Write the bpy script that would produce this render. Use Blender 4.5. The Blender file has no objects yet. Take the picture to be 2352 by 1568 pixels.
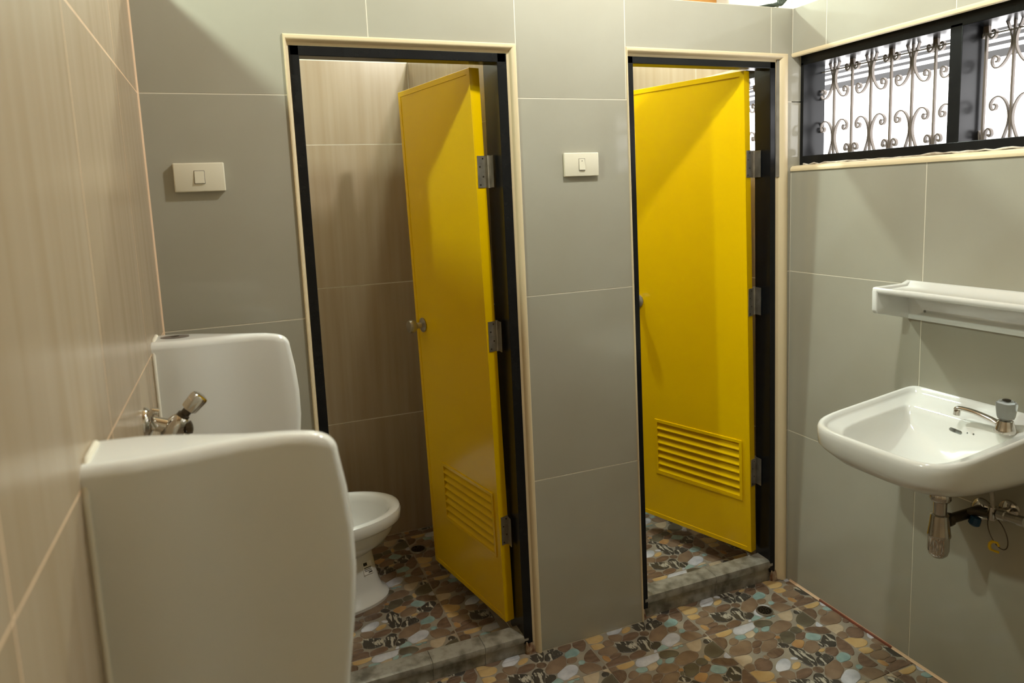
import bpy, bmesh, math, random
from mathutils import Vector, Matrix
random.seed(7)
PI = math.pi
scene = bpy.context.scene
COL = scene.collection

# ------------------------------------------------------------------ camera
F_PX, CXY = 1615.04, (0.18112, -1.99145, 1.50314)
R = ((0.927009, 0.364653, 0.087646), (-0.372785, 0.921503, 0.108919), (-0.041049, -0.133642, 0.990179))
cam_data = bpy.data.cameras.new('camera')
cam = bpy.data.objects.new('camera', cam_data)
COL.objects.link(cam)
cam_data.sensor_fit = 'HORIZONTAL'
cam_data.sensor_width = 36.0
cam_data.lens = F_PX / 2352 * 36.0
cam_data.shift_y = -113.667 / 2352
cam_data.clip_start = 0.02
cam.matrix_world = Matrix(((R[0][0], R[0][2], -R[0][1], CXY[0]),
                           (R[1][0], R[1][2], -R[1][1], CXY[1]),
                           (R[2][0], R[2][2], -R[2][1], CXY[2]),
                           (0, 0, 0, 1)))
cam_data.dof.use_dof = True
cam_data.dof.focus_distance = 2.25
cam_data.dof.aperture_fstop = 4.0
scene.camera = cam

# ------------------------------------------------------------------ world (bright overcast sky) and exposure
world = bpy.data.worlds.new('world'); scene.world = world
world.use_nodes = True
bg = world.node_tree.nodes['Background']
bg.inputs[0].default_value = (1.0, 0.985, 0.985, 1)
bg.inputs[1].default_value = 1.9
vs = scene.view_settings
vs.view_transform = 'Standard'; vs.look = 'None'; vs.gamma = 1.0; vs.use_curve_mapping = False
vs.exposure = 1.3
LAMP_A, LAMP_B, LAMP_C = 24.0, 42.0, 24.0        # watts of light given off by each bulb

# ------------------------------------------------------------------ material helpers
def s2l(c):
    return tuple(((v / 255) / 12.92 if v / 255 <= 0.04045 else ((v / 255 + 0.055) / 1.055) ** 2.4) for v in c)

def mat(name, col, rough=0.5, metal=0.0, spec=0.5, noise=0.0, nscale=8.0, stretch=(1, 1, 1), col2=None,
        bump=0.0, bscale=60.0, emit=None, coat=0.0, trans=0.0, detail=4.0, contrast=(0.35, 0.65), rnoise=0.0):
    m = bpy.data.materials.new(name); m.use_nodes = True
    nt = m.node_tree; p = nt.nodes['Principled BSDF']
    c1 = s2l(col) + (1,)
    p.inputs['Base Color'].default_value = c1
    p.inputs['Roughness'].default_value = rough
    p.inputs['Metallic'].default_value = metal
    p.inputs['Specular IOR Level'].default_value = spec
    p.inputs['Coat Weight'].default_value = coat
    p.inputs['Transmission Weight'].default_value = trans
    if emit:
        p.inputs['Emission Color'].default_value = s2l(emit[0]) + (1,)
        p.inputs['Emission Strength'].default_value = emit[1]
    if col2 or bump or rnoise:
        tc = nt.nodes.new('ShaderNodeTexCoord'); mp = nt.nodes.new('ShaderNodeMapping')
        mp.inputs['Scale'].default_value = stretch
        nt.links.new(tc.outputs['Object'], mp.inputs[0])
    if col2:
        n = nt.nodes.new('ShaderNodeTexNoise'); n.inputs['Scale'].default_value = nscale
        n.inputs['Detail'].default_value = detail
        nt.links.new(mp.outputs[0], n.inputs['Vector'])
        r = nt.nodes.new('ShaderNodeValToRGB')
        r.color_ramp.elements[0].position, r.color_ramp.elements[1].position = contrast
        r.color_ramp.elements[0].color = c1; r.color_ramp.elements[1].color = s2l(col2) + (1,)
        nt.links.new(n.outputs[0], r.inputs[0]); nt.links.new(r.outputs[0], p.inputs['Base Color'])
    if bump:
        n2 = nt.nodes.new('ShaderNodeTexNoise'); n2.inputs['Scale'].default_value = bscale
        nt.links.new(mp.outputs[0], n2.inputs['Vector'])
        b = nt.nodes.new('ShaderNodeBump'); b.inputs['Strength'].default_value = bump
        b.inputs['Distance'].default_value = 0.002
        nt.links.new(n2.outputs[0], b.inputs['Height']); nt.links.new(b.outputs[0], p.inputs['Normal'])
    return m

M = {}
M['tile'] = mat('grey_beige_wall_tile', (170, 167, 152), rough=0.08, spec=0.42, col2=(165, 161, 145), nscale=3.0)
M['tile_streak'] = mat('streaked_beige_wall_tile', (172, 155, 131), rough=0.26, spec=0.42, col2=(162, 143, 116), nscale=5.0,
                       stretch=(5, 5, 0.22), detail=3.0)
M['grout'] = mat('pale_grout', (228, 222, 204), rough=0.8, spec=0.2)
M['grout_warm'] = mat('cream_grout', (222, 190, 156), rough=0.8, spec=0.2)
M['plaster'] = mat('white_plaster', (226, 226, 220), rough=0.8, spec=0.2, col2=(218, 218, 210), nscale=4)
M['roof'] = mat('brown_roof_boards', (150, 120, 84), rough=0.7, col2=(128, 98, 64), nscale=6, stretch=(8, 1, 1))
M['concrete'] = mat('cement_render', (150, 144, 132), rough=0.9, spec=0.2, col2=(128, 122, 110), nscale=12)
M['trim'] = mat('cream_plastic_trim', (226, 208, 170), rough=0.35, spec=0.45)
M['filler'] = mat('white_filler', (222, 216, 204), rough=0.8, col2=(176, 164, 148), nscale=40, bump=0.5, bscale=90)
M['rusty'] = mat('broken_plaster', (190, 170, 140), rough=0.9, col2=(110, 66, 40), nscale=45, bump=0.6, bscale=80)
M['black'] = mat('black_gloss_paint', (16, 17, 19), rough=0.27, spec=0.28, col2=(22, 23, 24), nscale=20, bump=0.12, bscale=25)
M['yellow'] = mat('yellow_enamel_paint', (236, 194, 0), rough=0.2, spec=0.32, col2=(232, 189, 0), nscale=2.5, bump=0.02, bscale=12)
M['white'] = mat('white_vitreous_china', (228, 229, 224), rough=0.09, spec=0.55, coat=0.3)
M['switch'] = mat('ivory_plastic', (226, 220, 198), rough=0.35, spec=0.45)
M['chrome'] = mat('chrome', (205, 200, 192), rough=0.1, metal=1.0)
M['steel'] = mat('brushed_steel', (186, 182, 172), rough=0.34, metal=0.85, col2=(160, 155, 144), nscale=30)
M['darkmetal'] = mat('tarnished_metal', (92, 84, 72), rough=0.35, metal=0.9)
M['rubber'] = mat('black_rubber', (24, 22, 20), rough=0.6)
M['greyrubber'] = mat('grey_rubber', (112, 104, 96), rough=0.5)
M['iron'] = mat('grey_brown_painted_iron', (118, 108, 98), rough=0.4, spec=0.4)
M['marble'] = mat('grey_marble', (150, 146, 134), rough=0.3, col2=(92, 87, 75), nscale=24, detail=9, contrast=(0.40, 0.68))
M['blue'] = mat('blue_plastic', (20, 62, 92), rough=0.4)
M['yellowtag'] = mat('yellow_tag_plastic', (226, 190, 20), rough=0.4)
M['wood'] = mat('orange_timber', (205, 150, 78), rough=0.6, col2=(168, 108, 48), nscale=5, stretch=(1, 8, 8))
M['slat'] = mat('grey_painted_slat', (70, 71, 75), rough=0.6)
M['pink'] = mat('pale_pink_wall', (228, 196, 196), rough=0.8)
M['cable'] = mat('dark_green_cable', (52, 62, 50), rough=0.5)
M['red'] = mat('red_oxide_stain', (150, 82, 58), rough=0.8, col2=(118, 76, 58), nscale=20)
M['paper'] = mat('white_paper_label', (236, 236, 230), rough=0.6)
M['ink'] = mat('black_print', (36, 36, 34), rough=0.6)
M['acrylic'] = mat('clear_acrylic', (205, 210, 215), rough=0.05, trans=0.92)
M['tileprint'] = mat('floor_tile_base', (154, 144, 126), rough=0.3, col2=(134, 128, 116), nscale=14)
M['floorgrout'] = mat('floor_joint', (164, 152, 134), rough=0.8, col2=(140, 126, 108), nscale=20)

# pebbles printed in relief on the floor tiles
PEB = [mat('pebble_brown', (120, 97, 79), 0.3, col2=(100, 79, 62), nscale=26, stretch=(1, 3, 1)),
       mat('pebble_dark_brown', (92, 72, 56), 0.3, col2=(114, 93, 74), nscale=26, stretch=(3, 1, 1)),
       mat('pebble_tan', (134, 113, 91), 0.3, col2=(116, 94, 74), nscale=20),
       mat('pebble_ochre', (178, 142, 94), 0.3, col2=(158, 116, 72), nscale=16),
       mat('pebble_yellow', (194, 166, 116), 0.3, col2=(178, 145, 94), nscale=16),
       mat('pebble_aqua', (150, 172, 167), 0.3, col2=(122, 147, 142), nscale=22),
       mat('pebble_white', (202, 202, 206), 0.3, col2=(168, 170, 176), nscale=24),
       mat('pebble_dark_veined', (66, 61, 54), 0.3, col2=(176, 170, 154), nscale=24, stretch=(3, 1, 1), contrast=(0.555, 0.60)),
       mat('pebble_cream', (190, 174, 148), 0.3, col2=(168, 148, 120), nscale=20),
       mat('pebble_olive', (104, 98, 80), 0.3, col2=(86, 78, 62), nscale=20)]
PEBW = [8, 5, 8, 3.5, 4.5, 5, 5, 3.5, 3, 1.5]

# ------------------------------------------------------------------ mesh helpers
class MB:
    def __init__(s): s.v = []; s.f = []
    def add(s, vs_, fs_):
        o = len(s.v); s.v += [tuple(v) for v in vs_]; s.f += [tuple(i + o for i in f) for f in fs_]; return s
    def box(s, x0, x1, y0, y1, z0, z1):
        v = [(x, y, z) for z in (z0, z1) for y in (y0, y1) for x in (x0, x1)]
        return s.add(v, [(0, 2, 3, 1), (4, 5, 7, 6), (0, 1, 5, 4), (2, 6, 7, 3), (0, 4, 6, 2), (1, 3, 7, 5)])
    def hexa(s, a, b):                                  # two matching quads -> closed solid
        return s.add(list(a) + list(b), [(3, 2, 1, 0), (4, 5, 6, 7)] + [(i, (i + 1) % 4, 4 + (i + 1) % 4, 4 + i) for i in range(4)])
    def prism(s, poly, fn, d0, d1):                     # fn(u, v, d) -> xyz
        n = len(poly)
        a = [fn(u, v, d0) for u, v in poly]; b = [fn(u, v, d1) for u, v in poly]
        return s.add(a + b, [tuple(range(n)), tuple(range(2 * n - 1, n - 1, -1))] +
                     [(i, n + i, n + (i + 1) % n, (i + 1) % n) for i in range(n)])
    def rings(s, rings, cap0=True, cap1=True):
        n = len(rings[0]); o = len(s.v)
        for r in rings: s.v += [tuple(p) for p in r]
        for k in range(len(rings) - 1):
            for i in range(n):
                j = (i + 1) % n
                s.f.append((o + k * n + i, o + k * n + j, o + (k + 1) * n + j, o + (k + 1) * n + i))
        if cap0: s.f.append(tuple(o + i for i in range(n - 1, -1, -1)))
        if cap1: s.f.append(tuple(o + (len(rings) - 1) * n + i for i in range(n)))
        return s
    def tube(s, pts, r, n=12, cap=True):
        pts = [Vector(p) for p in pts]; rs = r if isinstance(r, (list, tuple)) else [r] * len(pts)
        up = Vector((0.13, 0.27, 0.95)); rr = []
        for i, p in enumerate(pts):
            t = (pts[min(i + 1, len(pts) - 1)] - pts[max(i - 1, 0)]).normalized()
            a = t.cross(up)
            if a.length < 1e-4: a = t.cross(Vector((1, 0, 0)))
            a.normalize(); b = t.cross(a)
            rr.append([p + rs[i] * (math.cos(2 * PI * k / n) * a + math.sin(2 * PI * k / n) * b) for k in range(n)])
            up = b if abs(t.dot(b)) < 0.5 else up
            up = a.cross(t)
        return s.rings(rr, cap, cap)
    def lathe(s, org, axis, prof, n=24):                # prof: (radius, distance along axis)
        org = Vector(org); ax = Vector(axis).normalized()
        a = ax.cross(Vector((0.31, 0.2, 0.93))).normalized(); b = ax.cross(a)
        return s.rings([[org + ax * h + r * (math.cos(2 * PI * k / n) * a + math.sin(2 * PI * k / n) * b) for k in range(n)] for r, h in prof])

def link(ob, parent=None):
    COL.objects.link(ob)
    if parent is not None: ob.parent = parent
    return ob

def mk(name, mb, m, parent=None, smooth=None, origin=None, bevel=0.0, bseg=2, subsurf=0):
    """one mesh object; coordinates are world coordinates, parents carry only a location"""
    o = Vector(parent.location) if parent is not None else Vector((0, 0, 0))
    if parent is not None and parent.parent is not None: o = o + Vector(parent.parent.location)
    loc = Vector(origin) - o if origin is not None else Vector((0, 0, 0))
    sub = o + loc
    me = bpy.data.meshes.new(name)
    me.from_pydata([tuple(Vector(v) - sub) for v in mb.v], [], mb.f)
    bm = bmesh.new(); bm.from_mesh(me)
    bmesh.ops.remove_doubles(bm, verts=bm.verts, dist=1e-6)
    bmesh.ops.recalc_face_normals(bm, faces=bm.faces)
    if bevel:
        es = [e for e in bm.edges if len(e.link_faces) == 2 and e.calc_face_angle(0) > 0.5]
        bmesh.ops.bevel(bm, geom=es, offset=bevel, segments=bseg, affect='EDGES', profile=0.5)
    bm.to_mesh(me); bm.free()
    me.materials.append(m)
    if smooth is not None:
        me.shade_smooth(); me.set_sharp_from_angle(angle=math.radians(smooth))
    ob = bpy.data.objects.new(name, me); ob.location = loc
    link(ob, parent)
    if subsurf:
        md = ob.modifiers.new('subdivision', 'SUBSURF'); md.levels = subsurf; md.render_levels = subsurf
    return ob

def tag(o, label=None, cat=None, group=None, kind=None):
    if label: o['label'] = label
    if cat: o['category'] = cat
    if group: o['group'] = group
    if kind: o['kind'] = kind
    return o

def thing(name, loc, label, cat, group=None, kind=None):
    e = bpy.data.objects.new(name, None); e.location = loc; e.empty_display_size = 0.05
    link(e); return tag(e, label, cat, group, kind)

def clip(poly, a, b, c):                                # keep a*u+b*v <= c
    out = []
    for i in range(len(poly)):
        p, q = poly[i], poly[(i + 1) % len(poly)]
        dp, dq = a * p[0] + b * p[1] - c, a * q[0] + b * q[1] - c
        if dp <= 1e-9: out.append(p)
        if (dp < -1e-9 and dq > 1e-9) or (dp > 1e-9 and dq < -1e-9):
            t = dp / (dp - dq); out.append((p[0] + t * (q[0] - p[0]), p[1] + t * (q[1] - p[1])))
    return out if len(out) >= 3 and parea(out) > 4e-6 else []
def parea(p):
    return abs(sum(p[i][0] * p[(i + 1) % len(p)][1] - p[(i + 1) % len(p)][0] * p[i][1] for i in range(len(p)))) / 2
def rect(u0, u1, v0, v1): return [(u0, v0), (u1, v0), (u1, v1), (u0, v1)]

def minus(polys, hole):
    """subtract a convex quad (left-bottom, left-top, right-top, right-bottom) whose bottom/top are level"""
    (xlb, zb), (xlt, zt), (xrt, _), (xrb, _) = hole
    out = []
    H = zt - zb
    la, lb, lc = 1.0, -(xlt - xlb) / H, xlb - (xlt - xlb) / H * zb          # x - slope*z <= c  (left of the hole)
    ra, rb, rc = 1.0, -(xrt - xrb) / H, xrb - (xrt - xrb) / H * zb
    for p in polys:
        mid = clip(p, la, lb, lc)
        if mid: out.append(mid)
        q = clip(p, -ra, -rb, -rc)
        if q: out.append(q)
        m_ = clip(p, -la, -lb, -lc)
        m_ = clip(m_, ra, rb, rc) if m_ else []
        if m_:
            t = clip(m_, 0, -1, -zt)
            if t: out.append(t)
            t = clip(m_, 0, 1, zb)
            if t: out.append(t)
    return out

Z1, Z2, Z3, ZT = 1.795, 1.195, 0.595, 2.11
W = 2.06
J = 0.0016                                              # half joint width
def tiles(parent, us, vs_, fn, holes, m, thick=0.006, extra=None):
    for i in range(len(us) - 1):
        for j in range(len(vs_) - 1):
            polys = [rect(us[i] + J, us[i + 1] - J, vs_[j] + J, vs_[j + 1] - J)]
            for h in holes: polys = minus(polys, h)
            if extra: polys += extra(i, j)
            if not polys: continue
            mb = MB()
            for p in polys: mb.prism(p, fn, 0.0, -thick)
            cu = sum(q[0] for q in polys[0]) / len(polys[0]); cv = sum(q[1] for q in polys[0]) / len(polys[0])
            mk('wall_tile', mb, m, parent, origin=fn(cu, cv, 0))

# door openings in the rear wall (outer edge of the cream edging): left-bottom, left-top, right-top, right-bottom
D1 = [(0.354, -0.02), (0.353, 1.951), (1.012, 1.951), (1.023, -0.02)]
D2 = [(1.412, -0.02), (1.387, 1.957), (2.038, 1.957), (2.057, -0.02)]
WZ0, WZ1 = 1.555, 1.957                                 # window openings in the right wall
GR = 0.0007                                             # joint depth

# ------------------------------------------------------------------ setting: walls
def wall(name, polys, fn, d0, d1, m, label):
    mb = MB()
    for p in polys: mb.prism(p, fn, d0, d1)
    return tag(mk(name, mb, m), label, 'wall', kind='structure')

fb = lambda u, v, d: (u, -d, v)                          # rear wall with the two doors, facing -y
wb = wall('wall_back', minus(minus([rect(-0.1, W, -0.02, ZT)], D1), D2), fb, -GR, -0.085, M['grout'],
          'grey beige tiled wall with two doorways and two light switches')
def ext(i, j):                                           # tile returns into the window recess
    return [rect(W - J, 2.0995, WZ0 + 0.005, Z1 - J)] if (i, j) == (2, 2) else []
def ext_top(i, j):
    return [rect(W - J, 2.0995, Z1 + J, WZ1 - 0.005)] if i == 4 else []
tiles(wb, [0, 0.70, 1.75, W], [0, Z3, Z2, Z1], fb, [D1, D2], M['tile'], extra=ext)
tiles(wb, [0, 0.578, 1.013, 1.386, 1.966, W], [Z1, ZT], fb, [D1, D2], M['tile'], extra=ext_top)
mk('corner_joint', MB().add([(0.0, 0.0, 0.0), (0.0036, 0.0, 0.0), (0.0, -0.0036, 0.0), (0.0, 0.0, ZT), (0.0036, 0.0, ZT), (0.0, -0.0036, ZT)], [(0, 1, 2), (3, 5, 4), (1, 4, 5, 2), (0, 3, 4, 1), (0, 2, 5, 3)]), M['grout_warm'], wb)
capb = MB().prism(rect(2.0, 2.16, WZ0 - 0.02, WZ1 + 0.02), fb, -0.007, -0.085)
mk('window_return', capb, M['concrete'], wb)

fl = lambda u, v, d: (d, u, v)                           # left wall, facing +x
wl = wall('wall_left', [rect(-3.0, 1.15, -0.02, ZT)], fl, -0.00015, -0.1, M['grout_warm'], 'streaked beige tiled wall carrying the two urinals')
tiles(wl, [-2.885, -2.38, -1.88, -1.375, -0.87, -0.37, 0.0], [0, Z3, Z2, Z1, ZT], fl, [], M['tile_streak'])
tiles(wl, [0.085, 0.55, 1.05], [-0.0, 0.556, 1.153, 1.749, ZT], fl, [], M['tile_streak'])

fr = lambda u, v, d: (W - d, u, v)                       # right wall, facing -x
WIN1 = [(-1.47, WZ0), (-1.47, WZ1), (0.03, WZ1), (0.03, WZ0)]
WIN2 = [(0.16, WZ0), (0.16, WZ1), (0.95, WZ1), (0.95, WZ0)]
wr = wall('wall_right', minus(minus([rect(-3.0, 1.15, -0.02, ZT)], WIN1), WIN2), fr, -GR, -0.16, M['grout'],
          'grey tiled wall with the grilled window above the washbasin')
tiles(wr, [-3.0, -2.53, -2.03, -1.53, -1.03, -0.53, 0.0], [0, Z3, Z2, 1.555], fr, [WIN1], M['tile'])
tiles(wr, [-3.0, -2.53, -2.03, -1.53, -1.03, -0.6, -0.15, 0.0], [1.555, ZT], fr, [WIN1], M['tile'])
tiles(wr, [0.085, 0.55, 1.05], [-0.0, 0.556, 1.153, 1.555], fr, [WIN2], M['tile_streak'])
tiles(wr, [0.085, 0.55, 1.05], [1.555, ZT], fr, [WIN2], M['tile_streak'])

frr = lambda u, v, d: (u, 1.05 - d, v)                   # rear wall of the stalls
ws = wall('wall_stall_rear', [rect(-0.1, 2.2, -0.02, ZT)], frr, -GR, -0.1, M['grout'], 'streaked tiled rear wall inside the toilet stalls')
tiles(ws, [0.0, 0.40, 0.947], [-0.0, 0.556, 1.153, 1.749, 2.088], frr, [], M['tile_streak'])
tiles(ws, [1.05, 1.55, W], [-0.0, 0.556, 1.153, 1.749, 2.088], frr, [], M['tile_streak'])
PX0, PX1 = 0.947, 1.05
SK = lambda y: 0.032 * (1.05 - y) / 0.965
wp = tag(mk('wall_partition', MB().hexa([(PX0 + GR + SK(.085), .085, -.02), (PX1 - GR, .085, -.02), (PX1 - GR, 1.052, -.02), (PX0 + GR, 1.052, -.02)],
                                         [(PX0 + GR + SK(.085), .085, ZT - .01), (PX1 - GR, .085, ZT - .01), (PX1 - GR, 1.052, ZT - .01), (PX0 + GR, 1.052, ZT - .01)]), M['grout']),
         'tiled partition between the two toilet stalls', 'wall', kind='structure')
fp1 = lambda u, v, d: (PX0 + SK(u) - d, u, v)
fp2 = lambda u, v, d: (PX1 + d, u, v)
tiles(wp, [0.086, 0.55, 1.05], [0, 0.556, 1.153, 1.749, ZT - 0.01], fp1, [], M['tile_streak'])
tiles(wp, [0.086, 0.55, 1.05], [0, 0.556, 1.153, 1.749, ZT - 0.01], fp2, [], M['tile_streak'])

tag(mk('wall_front', MB().box(-2.7, 2.3, -3.1, -3.0, -0.1, 3.7), M['tile_streak']), 'streaked beige wall opposite the stall doors', 'wall', kind='structure')
tag(mk('wall_far_left', MB().box(-2.7, -2.6, -3.0, 1.25, -0.1, 3.7), M['tile_streak']), 'streaked beige wall of the space beyond the urinal dividers', 'wall', kind='structure')
tag(mk('wall_upper_right', MB().box(2.13, 2.22, -3.0, 1.25, ZT, 3.7), M['plaster']), 'white plaster wall above the grilled windows', 'wall', kind='structure')
tag(mk('wall_upper_rear', MB().box(-2.7, 2.22, 1.152, 1.25, -0.1, 3.7), M['plaster']), 'white plaster wall rising behind the stalls', 'wall', kind='structure')
tag(mk('ceiling', MB().box(-2.7, 2.3, -3.1, 1.25, 3.7, 3.8), M['roof']), 'brown timber ceiling high above the open-topped stalls', 'ceiling', kind='structure')

# ------------------------------------------------------------------ floor: joint bed, tiles with relief pebbles
floor = tag(mk('floor', MB().box(-2.7, 2.3, -3.1, 1.25, -0.1, -0.0026), M['floorgrout']),
            'floor of square tiles patterned with brown, ochre, aqua and white pebbles', 'floor', kind='structure')
T = 0.388; TJ = 0.0042
X00, Y00 = 1.18 - 4 * T, -0.165 - 8 * T

def chaikin(p, k=2):
    for _ in range(k):
        q = []
        for i in range(len(p)):
            a, b = p[i], p[(i + 1) % len(p)]
            q += [(a[0] * .75 + b[0] * .25, a[1] * .75 + b[1] * .25), (a[0] * .25 + b[0] * .75, a[1] * .25 + b[1] * .75)]
        p = q
    return p
def make_pattern():
    import numpy as np
    rng = random.Random(31); NG = 110; h = T / NG
    gx, gy = np.meshgrid((np.arange(NG) + .5) * h, (np.arange(NG) + .5) * h)
    occ = np.zeros((NG, NG), bool); peb = []
    def norm(e, x, y):
        cx, cy, a, b, t = e[:5]
        dx, dy = x - cx, y - cy
        return np.sqrt(((dx * math.cos(t) + dy * math.sin(t)) / a) ** 2 + ((-dx * math.sin(t) + dy * math.cos(t)) / b) ** 2)
    for (a0, a1, r0, r1, cnt) in ((.038, .046, .44, .60, 9), (.027, .036, .42, .75, 24), (.016, .023, .5, .9, 26), (.009, .013, .5, .9, 16)):
        placed = 0
        for _ in range(420):
            if placed >= cnt: break
            a = rng.uniform(a0, a1); bb = a * rng.uniform(r0, r1)
            e = (rng.uniform(0, T), rng.uniform(0, T), a, bb, rng.gauss(0.1, 0.6))
            m = norm(e, gx, gy) <= 1.0
            if m.sum() > 3 and not occ[m].any():
                occ |= m; peb.append(e); placed += 1
    out = []
    for i, e in enumerate(peb):
        n = 20 if e[2] > .02 else 14
        th = np.arange(n) * 2 * PI / n; rs = np.arange(0.002, 0.085, 0.0007)
        c_, s_ = np.cos(th) * e[2], np.sin(th) * e[3]; L = np.hypot(c_, s_)
        X = e[0] + (c_ * math.cos(e[4]) - s_ * math.sin(e[4])) / L * rs[:, None]
        Y = e[1] + (c_ * math.sin(e[4]) + s_ * math.cos(e[4])) / L * rs[:, None]
        own = norm(e, X, Y); oth = np.full(own.shape, 9.0)
        for j, f in enumerate(peb):
            if j != i and math.hypot(f[0] - e[0], f[1] - e[1]) < .17: oth = np.minimum(oth, norm(f, X, Y))
        bad = (own > oth) | (own > 1.42)
        R_ = np.array([rs[np.argmax(bad[:, k])] if bad[:, k].any() else rs[-1] for k in range(n)])
        for _ in range(2): R_ = np.minimum(R_, 0.5 * R_ + 0.25 * (np.roll(R_, 1) + np.roll(R_, -1)) + 0.0008)
        R_ = np.maximum(R_ - 0.0013, 0.002)
        poly = [(e[0] + R_[k] * (X[0, k] - e[0]) / rs[0], e[1] + R_[k] * (Y[0, k] - e[1]) / rs[0]) for k in range(n)]
        for q in ((-1, 0, -.0012), (1, 0, T - .0012), (0, -1, -.0012), (0, 1, T - .0012)): poly = clip(poly, *q) if poly else poly
        if not poly or parea(poly) < 4e-5: continue
        mi = rng.choices(range(len(PEB)), PEBW)[0]
        if e[2] < .024 and mi in (0, 1) and rng.random() < .5: mi = rng.choice([5, 6, 5, 8, 2, 9])
        out.append((poly, mi))
    return out
PATTERN = make_pattern()

def pebble_mb(poly, mb=None, ox=0, oy=0):
    mb = mb or MB()
    if len(poly) > 26: poly = poly[::2]
    cx = sum(p[0] for p in poly) / len(poly); cy = sum(p[1] for p in poly) / len(poly)
    def ring(s, z): return [(ox + cx + (p[0] - cx) * s, oy + cy + (p[1] - cy) * s, z) for p in poly]
    mb.rings([ring(1.0, -0.0022), ring(0.985, -0.0007), ring(0.93, -0.0003), ring(0.7, 0.0)], False, True)
    return mb
def cam_proj(x, y, z):
    d = [x - CXY[0], y - CXY[1], z - CXY[2]]
    q = [sum(R[r][k] * d[r] for r in range(3)) for k in range(3)]
    if q[1] < 0.1: return None
    return 1176 + F_PX * q[0] / q[1], 784 - 113.667 - F_PX * q[2] / q[1], q[1]

mesh_cache = {}
REG = [(0.0, W, -3.0, 0.0), (0.0, PX0, 0.0, 1.05), (PX1, W, 0.0, 1.05)]
cands = []
for ri, (rx0, rx1, ry0, ry1) in enumerate(REG):
    for i in range(-1, 8):
        for j in range(-1, 14):
            x0, y0 = X00 + i * T, Y00 + j * T
            a0, a1, b0, b1 = max(x0 + TJ / 2, rx0), min(x0 + T - TJ / 2, rx1), max(y0 + TJ / 2, ry0), min(y0 + T - TJ / 2, ry1)
            if a1 - a0 < 0.004 or b1 - b0 < 0.004: continue
            full = (a1 - a0 > T - TJ - 1e-6) and (b1 - b0 > T - TJ - 1e-6)
            key = ('tile',) if full else None
            if full and key in mesh_cache:
                to = bpy.data.objects.new('floor_tile', mesh_cache[key]); to.location = (x0, y0, 0); link(to, floor)
            else:
                to = mk('floor_tile', MB().box(a0, a1, b0, b1, -0.006, -0.002), M['tileprint'], floor, origin=(x0, y0, 0))
                if full: mesh_cache[key] = to.data
            for k, (poly, mi) in enumerate(PATTERN):
                if full: p2 = poly
                else:
                    p2 = clip(poly, -1, 0, -(a0 - x0 + .001)); p2 = clip(p2, 1, 0, a1 - x0 - .001) if p2 else p2
                    p2 = clip(p2, 0, -1, -(b0 - y0 + .001)) if p2 else p2; p2 = clip(p2, 0, 1, b1 - y0 - .001) if p2 else p2
                    if not p2: continue
                cx = sum(p[0] for p in p2) / len(p2) + x0; cy = sum(p[1] for p in p2) / len(p2) + y0
                pr = cam_proj(cx, cy, 0); score = 0
                if pr and 830 < pr[0] < 2352 + 20 and pr[1] < 1568 + 20:
                    score = parea(p2) / pr[2] ** 3
                    if cy > 0 and not ((0.4 < cx < 0.95) or (1.5 < cx < 2.0 and cy < 0.62)): score *= 0.02
                    if cx < 0.55 and cy < 0: score *= 0.02
                cands.append((score, to, x0, y0, k, mi, p2, full and len(p2) == len(poly)))
cands.sort(key=lambda c: -c[0])
rest = {}
for n, (score, to, x0, y0, k, mi, p2, full) in enumerate(cands):
    if n < 290 and score > 0:
        key = ('peb', k) if full else None
        if key in mesh_cache:
            ob = bpy.data.objects.new('pebble', mesh_cache[key]); link(ob, to)
        else:
            mb = pebble_mb(p2); me = bpy.data.meshes.new('pebble'); me.from_pydata(mb.v, [], mb.f)
            me.materials.append(PEB[mi]); me.shade_smooth()
            ob = bpy.data.objects.new('pebble', me); link(ob, to)
            if key: mesh_cache[key] = me
    else:
        rest.setdefault(mi, MB()); pebble_mb(p2, rest[mi], x0, y0)
me = bpy.data.meshes.new('pebbles'); allv, allf, mats_i = [], [], []
for mi, mb in sorted(rest.items()):
    o = len(allv); allv += mb.v; allf += [tuple(i + o for i in f) for f in mb.f]; mats_i += [mi] * len(mb.f)
me.from_pydata(allv, [], allf)
for m_ in PEB: me.materials.append(m_)
me.polygons.foreach_set('material_index', mats_i); me.shade_smooth()
tag(link(bpy.data.objects.new('pebbles', me), floor), kind='stuff')
mk('wall_joint', MB().add([(W - 0.006, -0.02, 0.0006), (W, -0.02, 0.0006), (W, -2.6, 0.0006), (W - 0.004, -2.6, 0.0006),
                            (W - 0.002, -0.02, 0.004), (W, -0.02, 0.008), (W, -2.6, 0.008), (W - 0.001, -2.6, 0.004)],
                           [(0, 1, 2, 3), (4, 7, 6, 5), (0, 3, 7, 4), (0, 4, 5, 1), (3, 2, 6, 7), (1, 5, 6, 2)]), M['grout_warm'], floor)
mk('red_stain', MB().box(W - 0.0062, W - 0.0002, -0.47, -0.17, -0.001, 0.007), M['red'], floor)

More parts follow.
